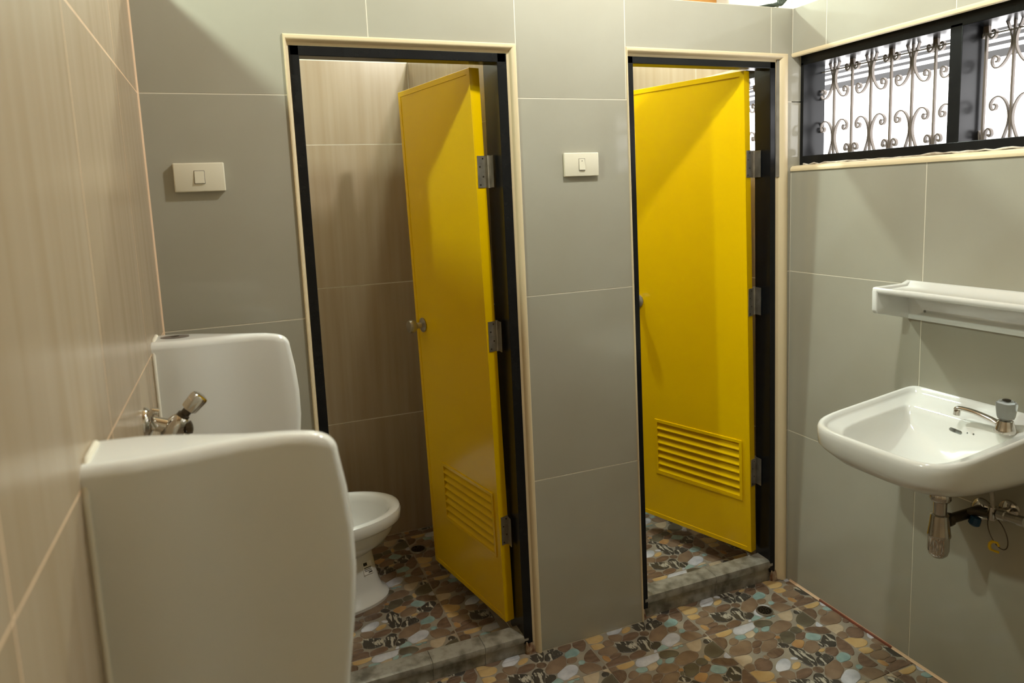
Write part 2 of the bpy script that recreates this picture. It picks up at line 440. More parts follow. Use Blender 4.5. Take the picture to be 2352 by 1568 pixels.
# ------------------------------------------------------------------ cream edging, black frames, thresholds
def edging(name, hole, ins, prof, m, label, zbot=0.0):
    """three-sided moulding swept round a doorway; prof = (0..1 across, depth towards the stall)"""
    (xlb, zb), (xlt, zt), (xrt, _), (xrb, _) = hole
    il, it, ir = ins
    mb = MB(); rows = []
    for t, d in prof:
        sl = (xlt - xlb) / (zt - zb); sr = (xrt - xrb) / (zt - zb)
        xl0 = xlb + sl * (zbot - zb); xr0 = xrb + sr * (zbot - zb)
        rows.append([(xl0 + t * il, d, zbot), (xlt + t * il, d, zt - t * it), (xrt - t * ir, d, zt - t * it), (xr0 - t * ir, d, zbot)])
    n = len(rows)
    mb.rings([[rows[k][i] for k in range(n)] for i in range(4)], True, True)
    return tag(mk(name, mb, m, smooth=40), label, 'trim', kind='structure')
PROF = [(0, 0.004), (0, -0.003), (0.12, -0.006), (0.34, -0.006), (0.50, -0.003), (0.62, 0.003), (0.72, 0.010), (1.0, 0.013), (1.0, 0.03), (0.0, 0.03)]
edging('trim_1', D1, (0.014, 0.026, 0.026), PROF, M['trim'], 'cream edging round the doorway of the stall with the toilet bowl in view')
edging('trim_2', D2, (0.011, 0.026, 0.042), PROF, M['trim'], 'cream edging round the doorway beside the right-hand tiled corner')

def frame(name, hole, ins, fw, depth, label):
    """black steel frame: two jambs and a head, each its own part"""
    (xlb, zb), (xlt, zt), (xrt, _), (xrb, _) = hole
    il, it, ir = ins; z0 = 0.035
    root = thing(name, ((xlb + xrb) / 2, 0.05, 0), label, 'door frame', kind='structure')
    sl = (xlt - xlb) / (zt - zb); sr = (xrt - xrb) / (zt - zb)
    fws = fw if isinstance(fw, tuple) else (fw, fw)
    X = lambda side, z, o: (xlb + sl * (z - zb) + il + o) if side == 0 else (xrb + sr * (z - zb) - ir - o)
    y0, y1 = 0.011, depth
    ys = depth if isinstance(depth, tuple) else (depth, depth)
    for side in (0, 1):
        mb = MB()
        for (ya, yb, o) in ((y0, ys[side], fws[side]),):
            zt_ = zt - it
            a = [(X(side, z0, 0), ya, z0), (X(side, z0, o), ya, z0), (X(side, zt_, o), ya, zt_), (X(side, zt_, 0), ya, zt_)]
            b = [(p[0], yb, p[2]) for p in a]
            mb.hexa(a, b)
        mk('jamb', mb, M['black'], root, bevel=0.0015)
    zt_ = zt - it
    mb = MB()
    for (ya, yb, o) in ((y0, 0.062, fws[0]),):
        mb.box(X(0, zt_, 0.002), X(1, zt_, 0.002), ya, yb, zt_ - o, zt_)
    mk('head', mb, M['black'], root, bevel=0.0015)
    for side in (0, 1):                                  # broken plaster at the feet of the frame
        rng = random.Random(3 + side); xa, xb = sorted((X(side, 0, -0.004), X(side, 0, fws[side] - 0.006)))
        mb = MB()
        for _ in range(6):
            cx, cy = rng.uniform(xa, xb), rng.uniform(0.012, 0.04); r = rng.uniform(0.006, 0.011)
            mb.lathe((cx, cy, -0.002), (rng.uniform(-.2, .2), rng.uniform(-.2, .2), 1), [(r, 0), (r * .9, .015), (r * .6, rng.uniform(.028, .040)), (0.002, .046)], 7)
        mk('plaster_foot', mb, M['rusty'], root)
    return root
frame('trim_3', D1, (0.014, 0.026, 0.026), (0.026, 0.030), (0.092, 0.135), 'black painted frame of the doorway that shows the toilet bowl')
frame('trim_4', D2, (0.011, 0.026, 0.042), (0.022, 0.024), 0.090, 'black painted frame of the doorway beside the tiled corner')

def threshold(name, x0, x1, zt, label, cuts):
    root = thing(name, ((x0 + x1) / 2, 0.05, 0), label, 'threshold', kind='structure')
    prof = [(0.018, 0.0), (0.018, zt * 0.62), (0.012, zt * 0.64), (0.010, zt * 0.80), (0.013, zt * 0.95), (0.022, zt), (0.078, zt), (0.084, zt - 0.006), (0.084, 0.0)]
    xs = [x0] + cuts + [x1]
    for a, b in zip(xs[:-1], xs[1:]):
        mk('threshold_stone', MB().rings([[(a + 0.0006, y, z) for y, z in prof], [(b - 0.0006, y, z) for y, z in prof]]), M['marble'], root, smooth=35)
    return root
threshold('trim_5', 0.378, 0.982, 0.064, 'grey marble sill under the doorway showing the toilet bowl', [0.655, 0.83])
threshold('trim_6', 1.432, 2.004, 0.083, 'grey marble sill under the doorway beside the tiled corner', [1.74])

# window edging: head and sill strips on the right wall
def winedge(name, y0, y1, label, ends):
    root = thing(name, (W, (y0 + y1) / 2, WZ0), label, 'trim', kind='structure')
    for nm, z, s in (('head_strip', WZ1, 1), ('sill_strip', WZ0, -1)):
        prof = [(0.002, 0.0), (-0.004, 0.002), (-0.005, -0.004), (-0.003, -0.010), (0.004, -0.016), (0.044, -0.019), (0.044, 0.0)]
        if s > 0: prof = prof[:4] + [(0.004, -0.012), (0.044, -0.003), (0.044, 0.0)]
        mk(nm, MB().rings([[(W + a, y0, z + s * b) for a, b in prof], [(W + a, y1, z + s * b) for a, b in prof]]), M['trim'], root, smooth=40)
    if ends:
        rng = random.Random(5)
        pts = [(2.097, y0 + (y1 - 0.02 - y0) * i / 60, WZ0 + 0.020 + rng.uniform(-.002, .0035)) for i in range(61)]
        mk('filler_bead', MB().tube(pts, [rng.uniform(.002, .0045) for _ in pts], 6), M['filler'], root)
    return root
winedge('trim_7', -1.47, -0.001, 'cream edging above and below the window over the washbasin', True)
winedge('trim_8', 0.16, 0.95, 'cream edging of the window inside the stall', False)

# ------------------------------------------------------------------ windows with wrought-iron grille
def cr(pts, n=7):
    out = []; P_ = [pts[0]] + list(pts) + [pts[-1]]
    for i in range(1, len(P_) - 2):
        p0, p1, p2, p3 = P_[i - 1], P_[i], P_[i + 1], P_[i + 2]
        for k in range(n):
            t = k / n
            out.append(tuple(0.5 * ((2 * p1[a]) + (-p0[a] + p2[a]) * t + (2 * p0[a] - 5 * p1[a] + 4 * p2[a] - p3[a]) * t * t + (-p0[a] + 3 * p1[a] - 3 * p2[a] + p3[a]) * t ** 3) for a in (0, 1)))
    return out + [pts[-1]]
def flatbar(mb, pts, x, th, dp):
    """flat iron bent in the window plane; pts are (y, z)"""
    rr = []
    for i, p in enumerate(pts):
        a, b = pts[max(i - 1, 0)], pts[min(i + 1, len(pts) - 1)]
        t = Vector((b[0] - a[0], b[1] - a[1])); t.normalize(); n = Vector((-t.y, t.x)) * th / 2
        rr.append([(x - dp / 2, p[0] + n.x, p[1] + n.y), (x + dp / 2, p[0] + n.x, p[1] + n.y), (x + dp / 2, p[0] - n.x, p[1] - n.y), (x - dp / 2, p[0] - n.x, p[1] - n.y)])
    mb.rings(rr)
Hh = 0.345
BIG = [(0.019, 0.0), (0.013, 0.05), (0.006, 0.105), (0.003, 0.17), (0.006, 0.24), (0.017, 0.315), (0.031, 0.365), (0.045, 0.375),
       (0.054, 0.345), (0.056, 0.305), (0.050, 0.275), (0.042, 0.278), (0.038, 0.303), (0.042, 0.325), (0.046, 0.318)]
LOW = [(0.018, 1.0), (0.010, 0.93), (0.004, 0.86), (0.003, 0.79), (0.008, 0.71), (0.019, 0.648), (0.033, 0.622), (0.046, 0.635),
       (0.054, 0.668), (0.055, 0.705), (0.049, 0.735), (0.041, 0.730), (0.038, 0.705), (0.042, 0.685), (0.046, 0.692)]
SM = [(0.003, 0.0), (0.004, 0.05), (0.008, 0.095), (0.015, 0.112), (0.022, 0.098), (0.024, 0.062), (0.019, 0.045), (0.014, 0.062)]
SML = [(0.004, 1.0), (0.005, 0.95), (0.008, 0.91), (0.015, 0.892), (0.022, 0.91), (0.024, 0.945), (0.019, 0.962), (0.014, 0.942)]
def window(name, y0, y1, bars, mull, label, sc_phase=0):
    root = thing(name, (2.15, (y0 + y1) / 2, WZ0), label, 'window', kind='structure')
    fz0, fz1 = 1.577, 1.950; fx0, fx1 = 2.10, 2.20
    mk('frame_head', MB().box(fx0, fx1, y0, y1, fz1 - 0.031, fz1 + 0.006), M['black'], root, bevel=0.0015)
    mk('frame_sill', MB().box(fx0, fx1, y0, y1, fz0 - 0.006, fz0 + 0.028), M['black'], root, bevel=0.0015)
    for (a, b) in mull: mk('mullion', MB().box(fx0, fx1, a, b, fz0 + 0.026, fz1 - 0.022), M['black'], root, bevel=0.0015)
    zt, zb = fz1 - 0.0305, fz0 + 0.0275; gx = 2.186; Hh = zt - zb
    def Z(f): return zt - f * Hh
    mk('grille_rail', MB().box(gx - .003, gx + .003, y0 + .005, y1 - .005, Z(0.075) - .002, Z(0.075) + .002), M['iron'], root)
    for k, yb in enumerate(bars):
        b = mk('grille_bar', MB().box(gx - .004, gx + .004, yb - .0028, yb + .0028, zb, zt), M['iron'], root)
        if (k + sc_phase) % 2 == 0:
            for prof in (BIG, LOW):
                for sg in (-1, 1):
                    mb = MB(); flatbar(mb, cr([(yb + sg * (p[0] + .002), Z(p[1])) for p in prof], 5), gx, 0.0034, 0.011)
                    mk('scroll', mb, M['iron'], b, smooth=50)
        else:
            for prof in (SM, SML):
                for sg in (-1, 1):
                    mb = MB(); flatbar(mb, cr([(yb + sg * (p[0] + .002), Z(p[1])) for p in prof], 4), gx, 0.0045, 0.011)
                    mk('scroll', mb, M['iron'], b, smooth=50)
    return root
SP = 0.0762
w1 = [-0.068 - SP * k for k in range(18) if not (-0.600 < -0.068 - SP * k < -0.548 or -1.17 < -0.068 - SP * k < -1.115)]
window('window_1', -1.47, 0.022, w1, [(-0.012, 0.022), (-0.592, -0.556), (-1.16, -1.124), (-1.47, -1.44)],
       'black framed window with scrolled iron grille over the washbasin')
window('window_2', 0.16, 0.95, [0.16 + SP * k for k in range(1, 10)], [(0.16, 0.185), (0.925, 0.95)],
       'black framed window with iron grille inside the stall beside the corner')

# ------------------------------------------------------------------ doors
def door(name, top, bot, ang_dir, w, louver, knob_u, knob_z, hinges, hx, hy, label):
    """leaf standing open; (top, bot) = front hinge-side corner, ang_dir = plan direction to the free edge"""
    d = Vector((ang_dir[0], ang_dir[1], 0)).normalized()
    nb = Vector((d.y, -d.x, 0))                          # away from the face we see
    bot_v, top_v = Vector(bot), Vector(top); Hd = top_v.z - bot_v.z
    lean = (top_v - bot_v) / Hd
    root = thing(name, (bot[0] + d.x * w / 2, bot[1] + d.y * w / 2, bot[2]), label, 'door', kind='structure')
    fn = lambda u, v, dd: tuple(bot_v + d * u + lean * v - nb * dd)      # dd > 0 = proud of the visible face
    TH = 0.032
    lu0, lu1, lv0, lv1 = louver
    hole = [(lu0, lv0), (lu0, lv1), (lu1, lv1), (lu1, lv0)]
    mb = MB()
    for p in minus([rect(0, w, 0, Hd)], hole): mb.prism(p, fn, 0, -TH)
    mk('leaf', mb, M['yellow'], root)
    fr_ = MB()
    e = 0.018
    for p in ([(0, 0), (w, 0), (w - e, e), (e, e)], [(0, Hd), (e, Hd - e), (w - e, Hd - e), (w, Hd)], [(0, 0), (e, e), (e, Hd - e), (0, Hd)],
              [(w, 0), (w, Hd), (w - e, Hd - e), (w - e, e)]):
        fr_.prism(p, fn, 0.0022, -0.001)
    mk('leaf_border', fr_, M['yellow'], root, bevel=0.0006, bseg=1)
    lf = MB(); b = 0.012
    for p in (rect(lu0 - b, lu1 + b, lv1, lv1 + b), rect(lu0 - b, lu1 + b, lv0 - b, lv0), rect(lu0 - b, lu0, lv0, lv1), rect(lu1, lu1 + b, lv0, lv1)):
        lf.prism(p, fn, 0.0035, -0.002)
    lv = mk('louvre_vent', lf, M['yellow'], root, bevel=0.0012, bseg=2)
    n = 7; pit = (lv1 - lv0) / n
    for k in range(n):                                    # sloping slats
        za = lv0 + k * pit
        P0 = [fn(lu0, za, 0.002), fn(lu1, za, 0.002), fn(lu1, za + pit * 1.15, -0.022), fn(lu0, za + pit * 1.15, -0.022)]
        P1 = [fn(lu0, za + .004, 0.003), fn(lu1, za + .004, 0.003), fn(lu1, za + pit * 1.15 + .003, -0.020), fn(lu0, za + pit * 1.15 + .003, -0.020)]
        mk('slat', MB().hexa(P0, P1), M['yellow'], lv)
    o = Vector(fn(knob_u, knob_z - bot_v.z, 0)); ax = -nb
    kn = mk('door_knob', MB().lathe(o, ax, [(0.003, 0.0), (0.026, 0.001), (0.027, 0.005), (0.020, 0.009), (0.012, 0.012), (0.011, 0.028), (0.018, 0.034),
                                           (0.0235, 0.042), (0.0245, 0.052), (0.022, 0.060), (0.012, 0.0635), (0.006, 0.0625)], 28), M['steel'], root, smooth=35)
    o2 = o + nb * TH
    mk('door_knob', MB().lathe(o2, nb, [(0.003, 0.0), (0.026, 0.001), (0.020, 0.009), (0.011, 0.012), (0.011, 0.028), (0.0235, 0.042), (0.022, 0.06), (0.006, 0.063)], 24), M['steel'], root, smooth=35)
    for (za, zb) in hinges:
        zm = (za + zb) / 2; v = zm - bot_v.z; hh = (zb - za) / 2
        a = Vector(fn(0, v, 0))
        kx = Vector((hx(zm), hy, zm))                      # knuckle axis near the jamb
        hg = mk('hinge', MB().tube([kx - Vector((0, 0, hh)), kx + Vector((0, 0, hh))], 0.0055, 10), M['steel'], root, smooth=40)
        e0 = a + nb * 0.004 - d * 0.0022; e1 = a + nb * (TH - 0.0005) - d * 0.0022
        up = Vector((0, 0, hh * 0.97))
        lfm = MB().hexa([e0 - up, e1 - up, e1 + up, e0 + up], [p + d * 0.0018 for p in (e0 - up, e1 - up, e1 + up, e0 + up)])
        pk = kx - Vector((0.003, 0, 0))
        lfm.hexa([e1 - up, pk - up, pk + up, e1 + up], [p + Vector((0, 0.002, 0)) for p in (e1 - up, pk - up, pk + up, e1 + up)])
        mk('hinge_plate', lfm, M['steel'], hg)
        jm = MB().box(kx.x + 0.001, kx.x + 0.003, hy - 0.034, hy, zm - hh * .97, zm + hh * .97)
        mk('hinge_plate', jm, M['steel'], hg)
        sc = MB()
        for s_, t_ in ((-.8, .3), (-.3, .7), (.3, .3), (.8, .7)):
            sc.lathe(e0 + (e1 - e0) * t_ + Vector((0, 0, hh * s_)), -d, [(0.0028, 0), (0.0028, 0.0008), (0.001, 0.001)], 8)
        mk('screw', sc, M['darkmetal'], hg)
    return root
door('door_1', (0.893, 0.080, 1.894), (0.932, 0.084, 0.083), (-0.195, 0.981), 0.520, (0.042, 0.385, 0.232, 0.436), 0.462, 1.045,
     [(1.534, 1.634), (1.015, 1.115), (0.357, 0.457)], lambda z: 0.9535 - 0.0055 * z, 0.092,
     'yellow door standing open into the stall with the toilet bowl')
door('door_2', (1.889, 0.045, 1.905), (1.950, 0.067, 0.10), (-0.335, 0.942), 0.535, (0.045, 0.43, 0.215, 0.435), 0.504, 1.05,
     [(1.536, 1.634), (1.031, 1.136), (0.368, 0.477)], lambda z: 1.985 - 0.010 * z, 0.088,
     'yellow door standing open beside the tiled corner under the grilled window')

def boolean(ob, mb):
    cutter = mk('cutter', mb, ob.data.materials[0])
    bpy.context.view_layer.update()
    md = ob.modifiers.new('cut', 'BOOLEAN'); md.operation = 'DIFFERENCE'; md.solver = 'EXACT'; md.object = cutter
    me = bpy.data.meshes.new_from_object(ob.evaluated_get(bpy.context.evaluated_depsgraph_get()))
    ob.modifiers.clear(); old = ob.data; nm = old.name; ob.data = me; bpy.data.meshes.remove(old); me.name = nm
    cm = cutter.data; bpy.data.objects.remove(cutter); bpy.data.meshes.remove(cm)
# ------------------------------------------------------------------ ceramic urinal dividers
FRONT = [(0.50, 0.09), (0.515, 0.13), (0.55, 0.185), (0.60, 0.225), (0.68, 0.256), (0.76, 0.274), (0.86, 0.288), (0.93, 0.298), (1.0, 0.305), (1.06, 0.305), (1.12, 0.300), (1.17, 0.292)]
THK = [(0.0, 0.060), (0.05, 0.058), (0.09, 0.049), (0.13, 0.035), (0.17, 0.0235), (0.22, 0.0185), (0.32, 0.0165)]
def interp(tab, x):
    if x <= tab[0][0]: return tab[0][1]
    for (xa, a), (xb, b) in zip(tab[:-1], tab[1:]):
        if x <= xb:
            t = (x - xa) / (xb - xa); return a + (b - a) * t
    return tab[-1][1]
def divider(yc, label):
    root = thing('urinal_divider', (0.0, yc, 0.50), label, 'urinal divider', 'white ceramic urinal dividers on the beige wall')
    def outline(depth, k=1.0):
        pts = [(0.0, interp(THK, 0.0) * k)]
        xs_ = [.02, .04, .055, .07, .085, .10, .115, .13, .145, .16, .18, .20, .23, .26]
        rf = interp(THK, depth) * k
        xs_ = [x * depth / 0.30 for x in xs_]
        for x in xs_: pts.append((min(x, depth - rf), interp(THK, x) * k))
        for j in range(1, 6):
            a = PI / 2 * (1 - j / 6); pts.append((depth - rf + rf * math.cos(a), rf * math.sin(a)))
        pts.append((depth, 0.0))
        return [(x, -y) for x, y in pts] + [(x, y) for x, y in reversed(pts[:-1])]
    rings = []
    for z, dx in FRONT[:-1]:
        k = min(1.0, 0.55 + 0.45 * ((z - 0.5) / 0.10) ** 0.5)
        rings.append([(x, yc + y, z) for x, y in outline(dx, k)])
    for j in range(0, 10):                                # rounded top, falling a little towards the front
        a = j / 9 * PI / 2; row = []
        for x, y in outline(FRONT[-1][1]):
            h = interp(THK, x); r = min(0.017, h * 0.8)
            zt = 1.219 - 0.016 * (x / 0.29) ** 1.5 - (0.0 if x < 0.25 else 0.25 * (x - 0.25) ** 1.5)
            ins = r * (1 - math.cos(a)); f = max(0.0, 1 - ins / h)
            xx = x if x < 0.22 else 0.22 + (x - 0.22) * (1 - 0.42 * (1 - math.cos(a)))
            rz = r + 0.018 * max(0, (x - .24) / .06) 
            row.append((xx, yc + y * f, zt - rz + rz * math.sin(a)))
        rings.append(row)
    mk('body', MB().rings(rings), M['white'], root, smooth=42)
    h = interp(THK, 0)
    pts = [(0.003, yc - h * .6, 0.51), (0.003, yc - h - .001, 0.60), (0.003, yc - h - .001, 1.185), (0.003, yc - h + .008, 1.207), (0.003, yc - h + .03, 1.2205),
           (0.003, yc + h - .03, 1.2205), (0.003, yc + h - .008, 1.207), (0.003, yc + h + .001, 1.185), (0.003, yc + h + .001, 0.60), (0.003, yc + h * .6, .51)]
    mk('sealant', MB().tube(pts, 0.0045, 8), M['grout'], root, smooth=50)
    return root
U1 = divider(-0.240, 'white ceramic urinal divider by the tiled corner with a grey fixing hole on top')
U2 = divider(-1.042, 'white ceramic urinal divider farther from the tiled corner, with a plain smooth top')
def oval(x, y, z0, z1, rx, ry, n=28): return [[(x + rx * s * math.cos(2 * PI * k / n), y + ry * s * math.sin(2 * PI * k / n), z) for k in range(n)] for s, z in ((1, z0), (1, z1), (.8, z1 + .0006))]
mk('fixing_plug', MB().rings(oval(0.044, -0.236, 1.205, 1.2195, 0.030, 0.020)), M['greyrubber'], U1, smooth=50)
mk('fixing_screw', MB().lathe((0.044, -0.236, 1.2195), (0, 0, 1), [(.009, 0), (.009, .0012), (.002, .0018)], 14), M['darkmetal'], U1, smooth=40)

# chrome stop valve on the beige wall between the urinals
yv = -0.53
sv = thing('stop_valve', (0.0, yv, 1.06), 'chrome angle stop valve fixed to the beige wall between the urinals', 'valve')
mk('escutcheon', MB().lathe((0, yv, 1.107), (1, 0, 0), [(0.030, 0), (0.030, 0.003), (0.026, 0.009), (0.016, 0.014), (0.011, 0.015)], 28), M['chrome'], sv, smooth=40)
mk('body', MB().tube([(0.008, yv, 1.107), (0.03, yv, 1.098), (0.05, yv, 1.090)], [0.013, 0.014, 0.015], 16)
   .lathe((0.040, yv, 1.077), (0.62, 0, 0.78), [(0.006, -0.012), (0.016, -0.008), (0.021, 0.004), (0.0215, 0.018), (0.0185, 0.032), (0.014, 0.040), (0.008, 0.044)], 22), M['chrome'], sv, smooth=40)
mk('hook', MB().tube([(0.016, yv - .008, 1.099), (0.010, yv - .010, 1.112), (0.011, yv - .012, 1.124), (0.018, yv - .013, 1.131), (0.026, yv - .012, 1.128)], [0.010, 0.009, 0.008, 0.008, 0.007], 12), M['chrome'], sv, smooth=40)
mk('outlet', MB().tube([(0.064, yv, 1.08), (0.066, yv, 1.04), (0.066, yv, 1.0)], [0.011, 0.010, 0.009], 14), M['chrome'], sv, smooth=40)
mk('locknut', MB().lathe((0.076, yv - .004, 1.088), (1, -.1, 0.1), [(0.006, -.006), (0.0125, -.004), (0.0125, .004), (0.006, .006)], 8), M['darkmetal'], sv)
ax = Vector((0.70, -0.05, 0.72)).normalized()
o = Vector((0.066, yv, 1.111))
mk('stem', MB().lathe(o, ax, [(0.012, -0.006), (0.012, 0.004), (0.009, 0.006), (0.009, 0.016)], 18), M['darkmetal'], sv, smooth=40)
hand = MB(); n = 36; rr = []
for rad_, h in ((0.010, 0.015), (0.014, 0.017), (0.0150, 0.022), (0.0158, 0.045), (0.0145, 0.050), (0.010, 0.052)):
    a = ax.cross(Vector((0, 1, 0))).normalized(); b = ax.cross(a)
    rr.append([o + ax * h + rad_ * (1 + (0.07 * math.cos(6 * 2 * PI * k / n) if rad_ > .012 else 0)) * (math.cos(2 * PI * k / n) * a + math.sin(2 * PI * k / n) * b) for k in range(n)])
hand.rings(rr); mk('handle', hand, M['chrome'], sv, smooth=30)

# ------------------------------------------------------------------ toilet bowl in the stall
yt = 0.60
tl = thing('toilet', (0.36, yt, 0.0), 'white ceramic toilet bowl without seat in the stall', 'toilet')
def ell(front, back, hy, z, n=44, p=2.2):
    c, hx = (front + back) / 2, (front - back) / 2
    return [(c + hx * math.copysign(abs(math.cos(t)) ** (2 / p), math.cos(t)), yt + hy * math.copysign(abs(math.sin(t)) ** (2 / p), math.sin(t)), z)
            for t in (2 * PI * k / n for k in range(n))]
mk('pedestal', MB().rings([ell(.634, .10, .128, 0), ell(.636, .10, .130, .012), ell(.630, .105, .124, .022), ell(.612, .11, .108, .034), ell(.600, .11, .099, .07),
                           ell(.590, .11, .094, .12), ell(.584, .11, .092, .165), ell(.580, .11, .094, .195), ell(.60, .10, .108, .215)]), M['white'], tl, smooth=40)
bowl = mk('bowl', MB().rings([ell(.578, .10, .092, .192), ell(.600, .09, .110, .208), ell(.640, .07, .140, .235), ell(.664, .06, .160, .268), ell(.676, .05, .170, .297),
                              ell(.678, .05, .172, .304), ell(.690, .045, .182, .307), ell(.699, .04, .188, .316), ell(.701, .04, .190, .345), ell(.697, .042, .187, .356), ell(.688, .05, .179, .361),
                              ell(.668, .15, .160, .360), ell(.657, .165, .150, .352), ell(.648, .175, .143, .33), ell(.63, .19, .128, .28), ell(.58, .23, .10, .235), ell(.50, .30, .06, .215)], True, True), M['white'], tl, smooth=40)
mk('water', MB().rings([ell(.60, .22, .108, .2455), ell(.60, .22, .108, .247)]), mat('still_water', (232, 238, 238), rough=0.02, trans=0.95), tl)
pa = []
for (a, z) in ((-.72, .168), (-.72, .118), (-.42, .112), (-.42, .162)):
    f = .585 + (.165 - z) * .16; hy = .0925 + (.165 - z) * .12; c, hx = (f + .11) / 2, (f - .11) / 2
    pa.append((c + (hx + .0012) * math.cos(a) ** (2 / 2.2), yt + (hy + .0012) * -abs(math.sin(a)) ** (2 / 2.2), z))
lbl = mk('maker_label', MB().hexa(pa, [(p[0] - .002, p[1] + .002, p[2]) for p in pa]), M['paper'], tl)
def lerp4(u, v):
    a = [pa[0][i] + (pa[3][i] - pa[0][i]) * u for i in range(3)]; b = [pa[1][i] + (pa[2][i] - pa[1][i]) * u for i in range(3)]
    return Vector([a[i] + (b[i] - a[i]) * v for i in range(3)])
pm = MB(); off = Vector((.0006, -.0006, 0))
for (u0, u1, v0, v1) in ((.1, .5, .06, .3), (.1, .9, .45, .5), (.1, .8, .58, .62), (.1, .9, .70, .74), (.5, .9, .82, .9)):
    q = [lerp4(u0, v0) + off, lerp4(u0, v1) + off, lerp4(u1, v1) + off, lerp4(u1, v0) + off]
    pm.hexa(q, [p - off * 1.2 for p in q])
mk('print', pm, M['ink'], lbl)

# ------------------------------------------------------------------ washbasin
yb0 = -0.718; XW = W - 0.001
wbn = thing('wash_basin', (1.86, yb0, 0.66), 'white ceramic wall-hung washbasin below the shelf with a tap and chrome trap', 'washbasin')
def bring(c, hx, hy, z, p=5.0, drop=0.0, n=64):
    out = []
    for k in range(n):
        t = 2 * PI * k / n
        pp = p if math.cos(t) > 0 or p < 3 else 16.0
        X = c + hx * math.copysign(abs(math.cos(t)) ** (2 / pp), math.cos(t)); Y = hy * math.copysign(abs(math.sin(t)) ** (2 / pp), math.sin(t))
        X = max(X, 0.0)
        Xs = X
        if X > 0.09: X = 0.09 + (X - 0.09) * 1.09
        if X > 0.3: Y *= 1 - 0.02 * ((X - 0.3) / 0.1) ** 2
        out.append((XW - X, yb0 + Y, 0.840 + z + (0.050 - drop) * (0.40 - Xs) / 0.40))
    return out
basin = mk('basin', MB().rings([
    bring(.165, .035, .035, -.185, 2), bring(.165, .040, .040, -.172, 2), bring(.165, .085, .085, -.158, 2.2, .02), bring(.17, .130, .140, -.125, 2.6, .045), bring(.19, .185, .190, -.083, 3.4, .068), bring(.195, .200, .206, -.060, 4.2, .078),
    bring(.195, .2045, .211, -.048, 5, .072), bring(.195, .206, .2135, -.020, 5, .03), bring(.195, .2055, .2135, -.008, 5), bring(.195, .202, .211, -.001, 5),
    bring(.195, .197, .206, .001, 5), bring(.195, .191, .200, -.002, 5), bring(.195, .186, .195, -.010, 5), bring(.195, .182, .190, -.016, 5),
    bring(.225, .146, .160, -.022, 3.4), bring(.225, .141, .155, -.027, 3.3), bring(.226, .136, .150, -.040, 3.2), bring(.226, .128, .142, -.065, 3), bring(.224, .112, .122, -.095, 2.6),
    bring(.215, .080, .085, -.120, 2.2), bring(.205, .030, .030, -.131, 2), bring(.205, .020, .020, -.133, 2)]), M['white'], wbn, smooth=60)
mk('waste_outlet', MB().lathe((XW - .205, yb0, .838 - .133 + .028), (0, 0, 1), [(.002, 0), (.022, 0.0), (.022, .003), (.012, .004), (.010, .002), (.002, .001)], 24), M['chrome'], wbn, smooth=40)
# overflow slot and two pin holes in the rear of the bowl
def slot(y0, y1, z0, z1, hh, x0=1.9646):
    mb = MB(); n = 10; ring = []
    d = Vector((0, y1 - y0, z1 - z0)).normalized(); up = Vector((-.35, -d.z, d.y)).normalized()
    c0, c1 = Vector((x0, y0, z0)), Vector((x0, y1, z1))
    for k in range(n): a = PI / 2 + PI * k / (n - 1); ring.append(c0 + hh * (math.cos(a) * d + math.sin(a) * up))
    for k in range(n): a = -PI / 2 + PI * k / (n - 1); ring.append(c1 + hh * (math.cos(a) * d + math.sin(a) * up))
    nrm = d.cross(up).normalized()
    if nrm.x > 0: nrm = -nrm
    return mb.rings([[p - nrm * .026 for p in ring], [p + nrm * .005 for p in ring]])
cutm = slot(-.706, -.733, .8247, .8226, .0052)
cutm.lathe((1.9657, -.7517, .8276), (-1, 0, .3), [(.0022, -.024), (.0022, .004)], 10).lathe((1.9661, -.768, .8289), (-1, 0, .3), [(.0026, -.024), (.0026, .004)], 10)
boolean(basin, cutm)
# tap
fo = Vector((1.972, -.845, .861))
tap = mk('tap', MB().lathe(fo, (0, 0, 1), [(.024, -.004), (.0245, .003), (.023, .006), (.021, .014), (.017, .027), (.012, .030)], 24), M['chrome'], wbn, smooth=40)
sp = cr([(0, 0), (.03, .012), (.075, .022), (.112, .024), (.124, .020)], 6)
sdir = Vector((-.14, .98, 0)).normalized()
rr = []
for i, (s_, z_) in enumerate(sp):
    wdt = .011 - .004 * i / len(sp); c = fo + Vector((0, 0, .008)) + sdir * s_ + Vector((0, 0, z_)); side = Vector((sdir.y, -sdir.x, 0))
    rr.append([c + side * wdt * math.cos(a) + Vector((0, 0, 1)) * wdt * .72 * math.sin(a) for a in (2 * PI * k / 16 for k in range(16))])
mk('spout', MB().rings(rr), M['chrome'], tap, smooth=50)
ne = fo + sdir * .118 + Vector((0, 0, .026))
mk('nozzle', MB().lathe(ne, (0, 0.1, -1), [(.007, -.004), (.0085, .002), (.0085, .014), (.006, .015)], 18), M['chrome'], tap, smooth=40)
kn = MB(); n = 40; rr = []
for rd, h in ((.012, .030), (.017, .033), (.0195, .040), (.0225, .066), (.0225, .074), (.018, .078)):
    rr.append([fo + Vector((rd * (1 + .09 * math.cos(5 * 2 * PI * k / n)) * math.cos(2 * PI * k / n), rd * (1 + .09 * math.cos(5 * 2 * PI * k / n)) * math.sin(2 * PI * k / n), h)) for k in range(n)])
tag(mk('tap_handle', kn.rings(rr), M['acrylic'], tap, smooth=35), 'clear acrylic tap handle')
mk('handle_cap', MB().lathe(fo, (0, 0, 1), [(.004, .0785), (.009, .0785), (.010, .081), (.006, .083)], 16), M['darkmetal'], tap, smooth=40)
